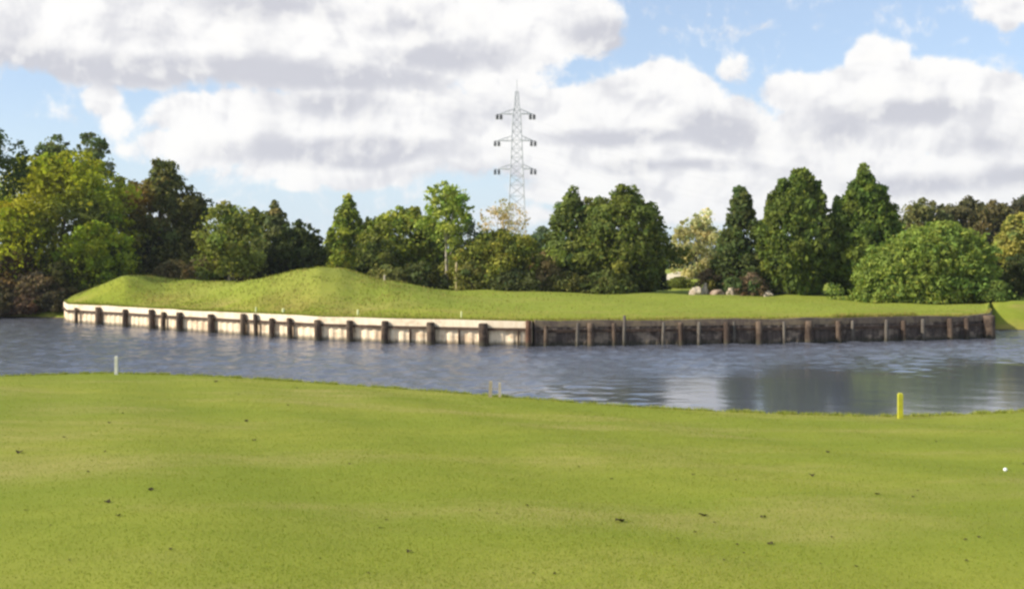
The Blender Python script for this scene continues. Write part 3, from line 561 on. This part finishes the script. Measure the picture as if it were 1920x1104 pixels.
for u, v in zip(lv[:-1], lv[1:]):
    hu, hv = halfw(u), halfw(v)
    for s in (-1, 1):
        b.bar((cx - hu, PD + s * hu, zz(u)), (cx + hv, PD + s * hv, zz(v)), .085); b.bar((cx + hu, PD + s * hu, zz(u)), (cx - hv, PD + s * hv, zz(v)), .085)
        b.bar((cx + s * hu, PD - hu, zz(u)), (cx + s * hv, PD + hv, zz(v)), .085); b.bar((cx - hv, PD + s * hv, zz(v)), (cx + hv, PD + s * hv, zz(v)), .085)
b.bar((cx, PD, zz(175)), (cx, PD, zz(150)), .12)
b.build('lattice_tower', M_steel, pyl)
tips = []
for py, l, r in ((214, 936, 998), (264, 932, 1000), (317, 932, 1000)):
    for s, tip in ((-1, l), (1, r)):
        b = MB()
        tx = P(tip, 0).x; h = halfw(py); z1 = zz(py); z2 = zz(py - 9)
        for q in (-1, 1):
            b.bar((cx + s * h, PD + q * h, z1), (tx, PD, z1), .16); b.bar((cx + s * h * .9, PD + q * h, z2), (tx, PD, z1), .12)
            for t in (.3, .6): b.bar((cx + s * h + (tx - cx - s * h) * t, PD + q * h * (1 - t), z1), (cx + s * h + (tx - cx - s * h) * t, PD + q * h * (1 - t), z1 + (z2 - z1) * (1 - t)), .08)
        tips.append((tx, z1)); b.bar((cx + s * h, PD - h, z1), (cx + s * h, PD + h, z1), .1); b.build('cross_arm', M_steel, pyl)
for tx, z1 in tips:
    b = MB()
    for q in (-.55, .55):
        pts = [(tx + q, PD, z1 - .15)]; rad = [.06]
        for i in range(8): z = z1 - .3 - i * .17; pts += [(tx + q, PD, z), (tx + q, PD, z - .05), (tx + q, PD, z - .12)]; rad += [.16, .55, .2]
        b.tube(pts, rad, 10)
    b.bar((tx - .8, PD, z1 - .1), (tx + .8, PD, z1 - .1), .14); b.build('insulator', M_ins, pyl)
M_wire = plain('wire', (.3, .3, .31), (.25, .25, .26), 1, .5)
nm = ['top', 'middle', 'lowest']
for i, (tx, z1) in enumerate(tips):
    b = MB(); pts = []
    for t in np.linspace(0, 1, 25): pts.append((tx + 260 * t, PD + 340 * t, z1 - 1.7 - 11 * 4 * t * (1 - t)))
    b.tube(pts, [.012] * 25, 4); o = b.build('power_line', M_wire, None, org=(tx, PD, z1 - 1.7))
    tag(o, f'thin wire leaving the {"left" if i % 2 == 0 else "right"} tip of the {nm[i // 2]} pylon arm', 'power line', 'wires leaving the pylon')
# ------------------------------------------------------------------ marker stakes
M_white = plain('white_paint', (.66, .63, .54), (.54, .52, .42), 8, .6)
M_pink = plain('faded_pink_paint', (.42, .34, .24), (.36, .30, .2), 8, .7)
M_cream = plain('cream_paint', (.52, .45, .34), (.44, .37, .27), 8, .7)
M_yel = plain('yellow_paint', (.52, .49, .03), (.40, .38, .04), 8, .5)
def stake(px, D, w, h, m, label, lean=0.0):
    X = (px - 960) / F * D; z = nz(X, D); e = empty('marker_stake', (X, D, z), label, 'stake', 'stakes marking the water edge')
    b = MB(); hw = w / 2; sec = [(-.15, 1, 1), (0, 1, 1), (h * .6, .98, .98), (h - .03, .96, .96), (h, .6, .6)]
    base = 0
    for z_, a1, a2 in sec:
        for qx, qy in ((-1, -1), (1, -1), (1, 1), (-1, 1)): b.V.append(Vector((X + qx * hw * a1 + lean * z_, D + qy * hw * .7 * a2, z + z_)))
    for i in range(4):
        for k in range(4): b.F.append((i * 4 + k, i * 4 + (k + 1) % 4, i * 4 + 4 + (k + 1) % 4, i * 4 + 4 + k))
    b.F.append((16, 17, 18, 19)); b.build('post', m, e)
    return e
stake(218, 33.2, .10, .60, M_white, 'white stake at the water edge on the left')
stake(919, 27.6, .09, .44, M_pink, 'faded pinkish stake, left one of the close pair', .04)
stake(937, 27.9, .07, .40, M_cream, 'faded cream stake, right one of the close pair')
stake(1688, 24.0, .11, .60, M_yel, 'bright yellow stake at the water edge on the right')
# markers on the far bank
M_lim = plain('pale_yellow_paint', (.72, .75, .40), (.68, .70, .35), 5, .6)
M_tan = plain('weathered_tan_wood', (.50, .42, .22), (.36, .27, .15), 3, .8)
def marker(px, D, w, h, m, label):
    X = (px - 960) / F * D; z = fz(X, D); b = MB(); b.tube([(X, D, z - .1), (X, D, z + h * .9), (X, D, z + h)], [w / 2, w / 2, w / 4], 8); o = b.build('marker_peg', m, None, org=(X, D, z)); tag(o, label, 'marker', 'pegs on the far bank')
marker(480, 52.9, .08, .3, M_lim, 'small yellow peg above the pale wall, left one'); marker(531, 52.3, .14, .24, M_lim, 'small yellow peg above the pale wall, second from left'); marker(671, 50.2, .10, .26, M_lim, 'small yellow peg above the pale wall, third from left')
marker(721, 61.5, .11, .36, M_cream, 'pale short post on the right slope of the main mound'); marker(865, 48, .07, .3, M_lim, 'small yellow peg above the pale wall, rightmost one')
marker(856, 67.5, .17, 1.9, M_tan, 'tall cream post beside the bare pale trunk')
# ------------------------------------------------------------------ golf ball
import bmesh
bm = bmesh.new(); bmesh.ops.create_icosphere(bm, subdivisions=4, radius=.0215)
for v in bm.verts:
    n_ = v.co.normalized(); v.co *= 1 - .02 * max(0, math.sin(n_.x * 22) * math.sin(n_.y * 22) * math.sin(n_.z * 22 + 1)) * 2
me = bpy.data.meshes.new('golf_ball'); bm.to_mesh(me); bm.free(); me.polygons.foreach_set('use_smooth', [True] * len(me.polygons))
o = link('golf_ball', me, plain('ball_white', (.85, .85, .82), (.8, .8, .78), 5, .35)); X = (1885 - 960) / F * 13.4; o.location = (X, 13.4, nz(X, 13.4) + .026); tag(o, 'white golf ball lying on the turf at the right', 'golf ball'); o.scale = (1.15,) * 3
# ------------------------------------------------------------------ fallen leaves
M_dl = plain('dead_leaf', (.035, .03, .012), (.07, .05, .02), 30, .9)
def leaf_mesh(seed):
    r = random.Random(seed); V = []; Fc = []; n = 12
    for i in range(n + 1):
        t = i / n; w = math.sin(math.pi * min(1, t * .95 + .03)) * .42 * (1 + .25 * math.sin(t * 22 + seed)); z = .22 * math.sin(t * 3 + seed) ** 2 + .04
        V += [((t - .5), -w, z + .3 * w), ((t - .5), 0, z - .03), ((t - .5), w, z + .35 * w * (1 + .3 * math.sin(seed)))]
    for i in range(n): a = i * 3; Fc += [(a, a + 1, a + 4, a + 3), (a + 1, a + 2, a + 5, a + 4)]
    V2 = [(x, y, z - .03) for x, y, z in V]; k = len(V); Fc += [tuple(q + k for q in f)[::-1] for f in Fc]
    me = bpy.data.meshes.new('fallen_leaf'); me.from_pydata(V + V2, [], Fc); me.update(); me.materials.append(M_dl); return me
LM = [leaf_mesh(s) for s in range(5)]
def near_pt(px, py):
    lo, hi = 2.0, 40.0; a = (px - 960) / F
    for _ in range(40):
        D = (lo + hi) / 2; y = HOR + F * (CAMZ - nz(a * D, D)) / D
        if y > py: lo = D
        else: hi = D
    return a * D, D, nz(a * D, D)
def fallen(px, py, wpx, label, i):
    x, y, z = near_pt(px, py); o = bpy.data.objects.new('fallen_leaf', LM[i % 5]); COL.objects.link(o); s = wpx / F * y; o.location = (x, y, z + .004); o.scale = (s, s * .9, s * .8); o.rotation_euler = (random.uniform(-.2, .2), 0, random.uniform(0, 6))
    tag(o, label, 'leaf', 'dead leaves on the turf')
big = [(36, 849, 16, 'dark dead leaf near the left edge of the turf'), (1163, 978, 22, 'largest dark dead leaf, low right of the centre of the turf'), (283, 919, 13, 'dark dead leaf right of two others on the left turf'), (201, 942, 15, 'dark dead leaf, middle one of the left cluster'), (222, 967, 12, 'dark dead leaf, lower one of the left cluster'), (767, 1035, 14, 'dark dead leaf low in the middle of the turf'),
       (1645, 927, 12, 'dark dead leaf on the right turf below the yellow stake'), (1318, 967, 17, 'wide dark dead leaf right of the largest one'), (1431, 970, 13, 'dark dead leaf farther right of the wide one'), (1444, 1020, 13, 'dark dead leaf below and right of the wide one'), (1522, 892, 14, 'dark dead leaf between the largest one and the yellow stake'), (1552, 848, 9, 'small dark leaf nearest below the yellow stake'), (462, 790, 10, 'small dark leaf high on the left turf')]
for i, (a, b_, c, d) in enumerate(big): fallen(a, b_, c, d, i)
small = [(205,793),(230,775),(405,716),(557,728),(448,740),(476,826),(197,847),(120,820),(95,985),(48,957),(655,870),(540,760),(1085,875),(1146,898),(1380,900),(1300,890),(1720,920),(1712,932),(1755,828),(1810,1012),(1835,1007),(1382,1021),(1395,1037),(1358,1050),(1270,1010),(1303,998),(1538,1057),(1605,1062),(900,957),(932,963),(725,975),(712,990),(600,1047),(690,1075),(280,1075),(130,1050),(320,1030),(165,885),(1560,1007),(1920,870),(1812,1052),(1000,1075),(1040,1076),(988,948),(1340,980)]
for i, (a, b_) in enumerate(small): fallen(a, b_, random.uniform(5, 9), 'tiny dark leaf lying on the turf', i)
# ------------------------------------------------------------------ grass blades (stuff)
def blades(X, Y, Z, h, w, tint):
    n = len(X); a = RNG.random(n) * 6.283; ln = RNG.normal(0, .35, (n, 2)) * h[:, None]; B = np.stack([X, Y, Z], -1); d = np.stack([np.cos(a) * w, np.sin(a) * w, np.zeros(n)], -1)
    V = np.stack([B - d, B + d, B + np.concatenate([ln, h[:, None]], 1)], 1).reshape(-1, 3); return mesh_np(V, np.arange(3 * n).reshape(-1, 3), False, np.repeat(tint, 3, 0))
n = 330000; D_ = 4.3 * np.exp(RNG.random(n) ** 1.1 * math.log(36 / 4.3)); a_ = RNG.uniform(-1, 1, n); a_ = a_ * (.55 + .45 * np.abs(a_) ** 3); X_ = a_ * D_; k = D_ < np.interp(X_, _xs, _ns) - .2
X_, D_ = X_[k], D_[k]; n = len(X_); c = np.array([.23, .26, .032]) * RNG.uniform(.65, 1.25, n)[:, None] * (1 + RNG.normal(0, .08, (n, 3)))
tag(link('turf_grass', blades(X_, D_, near_z(X_, D_) - .003, RNG.uniform(.007, .017, n) * (1 + D_ / 45), .0016 + D_ * .00022, np.clip(c, .01, 1)), M_blade), 'short mown grass blades of the near green', 'grass', kind='stuff')
n = 34000; X_ = RNG.uniform(-26, 22, n); tc_ = np.where(RNG.random(n) < .6, RNG.choice(RNG.uniform(-26, 22, 260), n) + RNG.normal(0, .07, n), X_); tall = tc_ != X_; X_ = tc_; ys = np.interp(X_, _xs, _ns); Y_ = ys + RNG.normal(-.05, .13, n); c = np.where(RNG.random((n, 1)) < .45, np.array([[.36, .35, .10]]), np.array([[.26, .30, .04]])) * RNG.uniform(.7, 1.2, n)[:, None]
tag(link('shore_grass', blades(X_, Y_, near_z(X_, Y_) - .01, RNG.uniform(.03, .11, n) * np.where(tall, 1.15, .8), np.full(n, .010), c), M_blade), 'longer yellowish grass fringe along the near water edge', 'grass', kind='stuff')
n = 90000; a_ = RNG.uniform(pa(128), pa(1850), n); t = RNG.uniform(.4, 20, n); Y_ = far_shore(a_) + t; X_ = a_ * Y_; rough = np.interp(a_, _as, _zb) + RNG.normal(0, .28, n) > 2.15; pt = np.sin(X_ * .9 + 2 * np.sin(Y_ * .5)) * np.sin(Y_ * 1.1 + X_ * .3)
keep = RNG.random(n) < np.where(rough, .55 + .45 * pt, .25); X_, Y_, pt, rough = X_[keep], Y_[keep], pt[keep], rough[keep]; n = len(X_)
c = np.where(RNG.random((n, 1)) < np.clip(.38 + .3 * pt, 0, 1)[:, None], np.array([[.34, .27, .09]]), np.array([[.19, .22, .03]])) * RNG.uniform(.6, 1.2, n)[:, None]
tag(link('bank_grass', blades(X_, Y_, far_z(X_, Y_) - .01, RNG.uniform(.03, .12, n) * np.where(rough, 1.2, .45), np.full(n, .025), c), M_blade), 'rough tufted grass over the mounds and the far lawn', 'grass', kind='stuff')
n = 30000; q = RNG.random(n) * (len(pxs) - 3); i0 = q.astype(int); X_ = pxs[i0]; Y_ = pys[i0]; t = RNG.exponential(.25, n); a0 = X_ / Y_; Y_ = Y_ + .12 + t; X_ = a0 * Y_
hh = RNG.uniform(.05, .16, n) * (1 + .9 * (np.abs(pang[i0] - 1640) < 80)); dry = RNG.random(n) < np.interp(pang[i0], [0, 1000, 1100, 1850], [.2, .3, .55, .6])
c = np.where(dry[:, None], np.array([[.38, .30, .10]]), np.array([[.22, .26, .035]])) * RNG.uniform(.7, 1.2, n)[:, None]
tag(link('wall_grass', blades(X_, Y_, far_z(X_, Y_) - .01, hh, np.full(n, .02), c), M_blade), 'dry grass fringe along the top of the retaining wall', 'grass', kind='stuff')
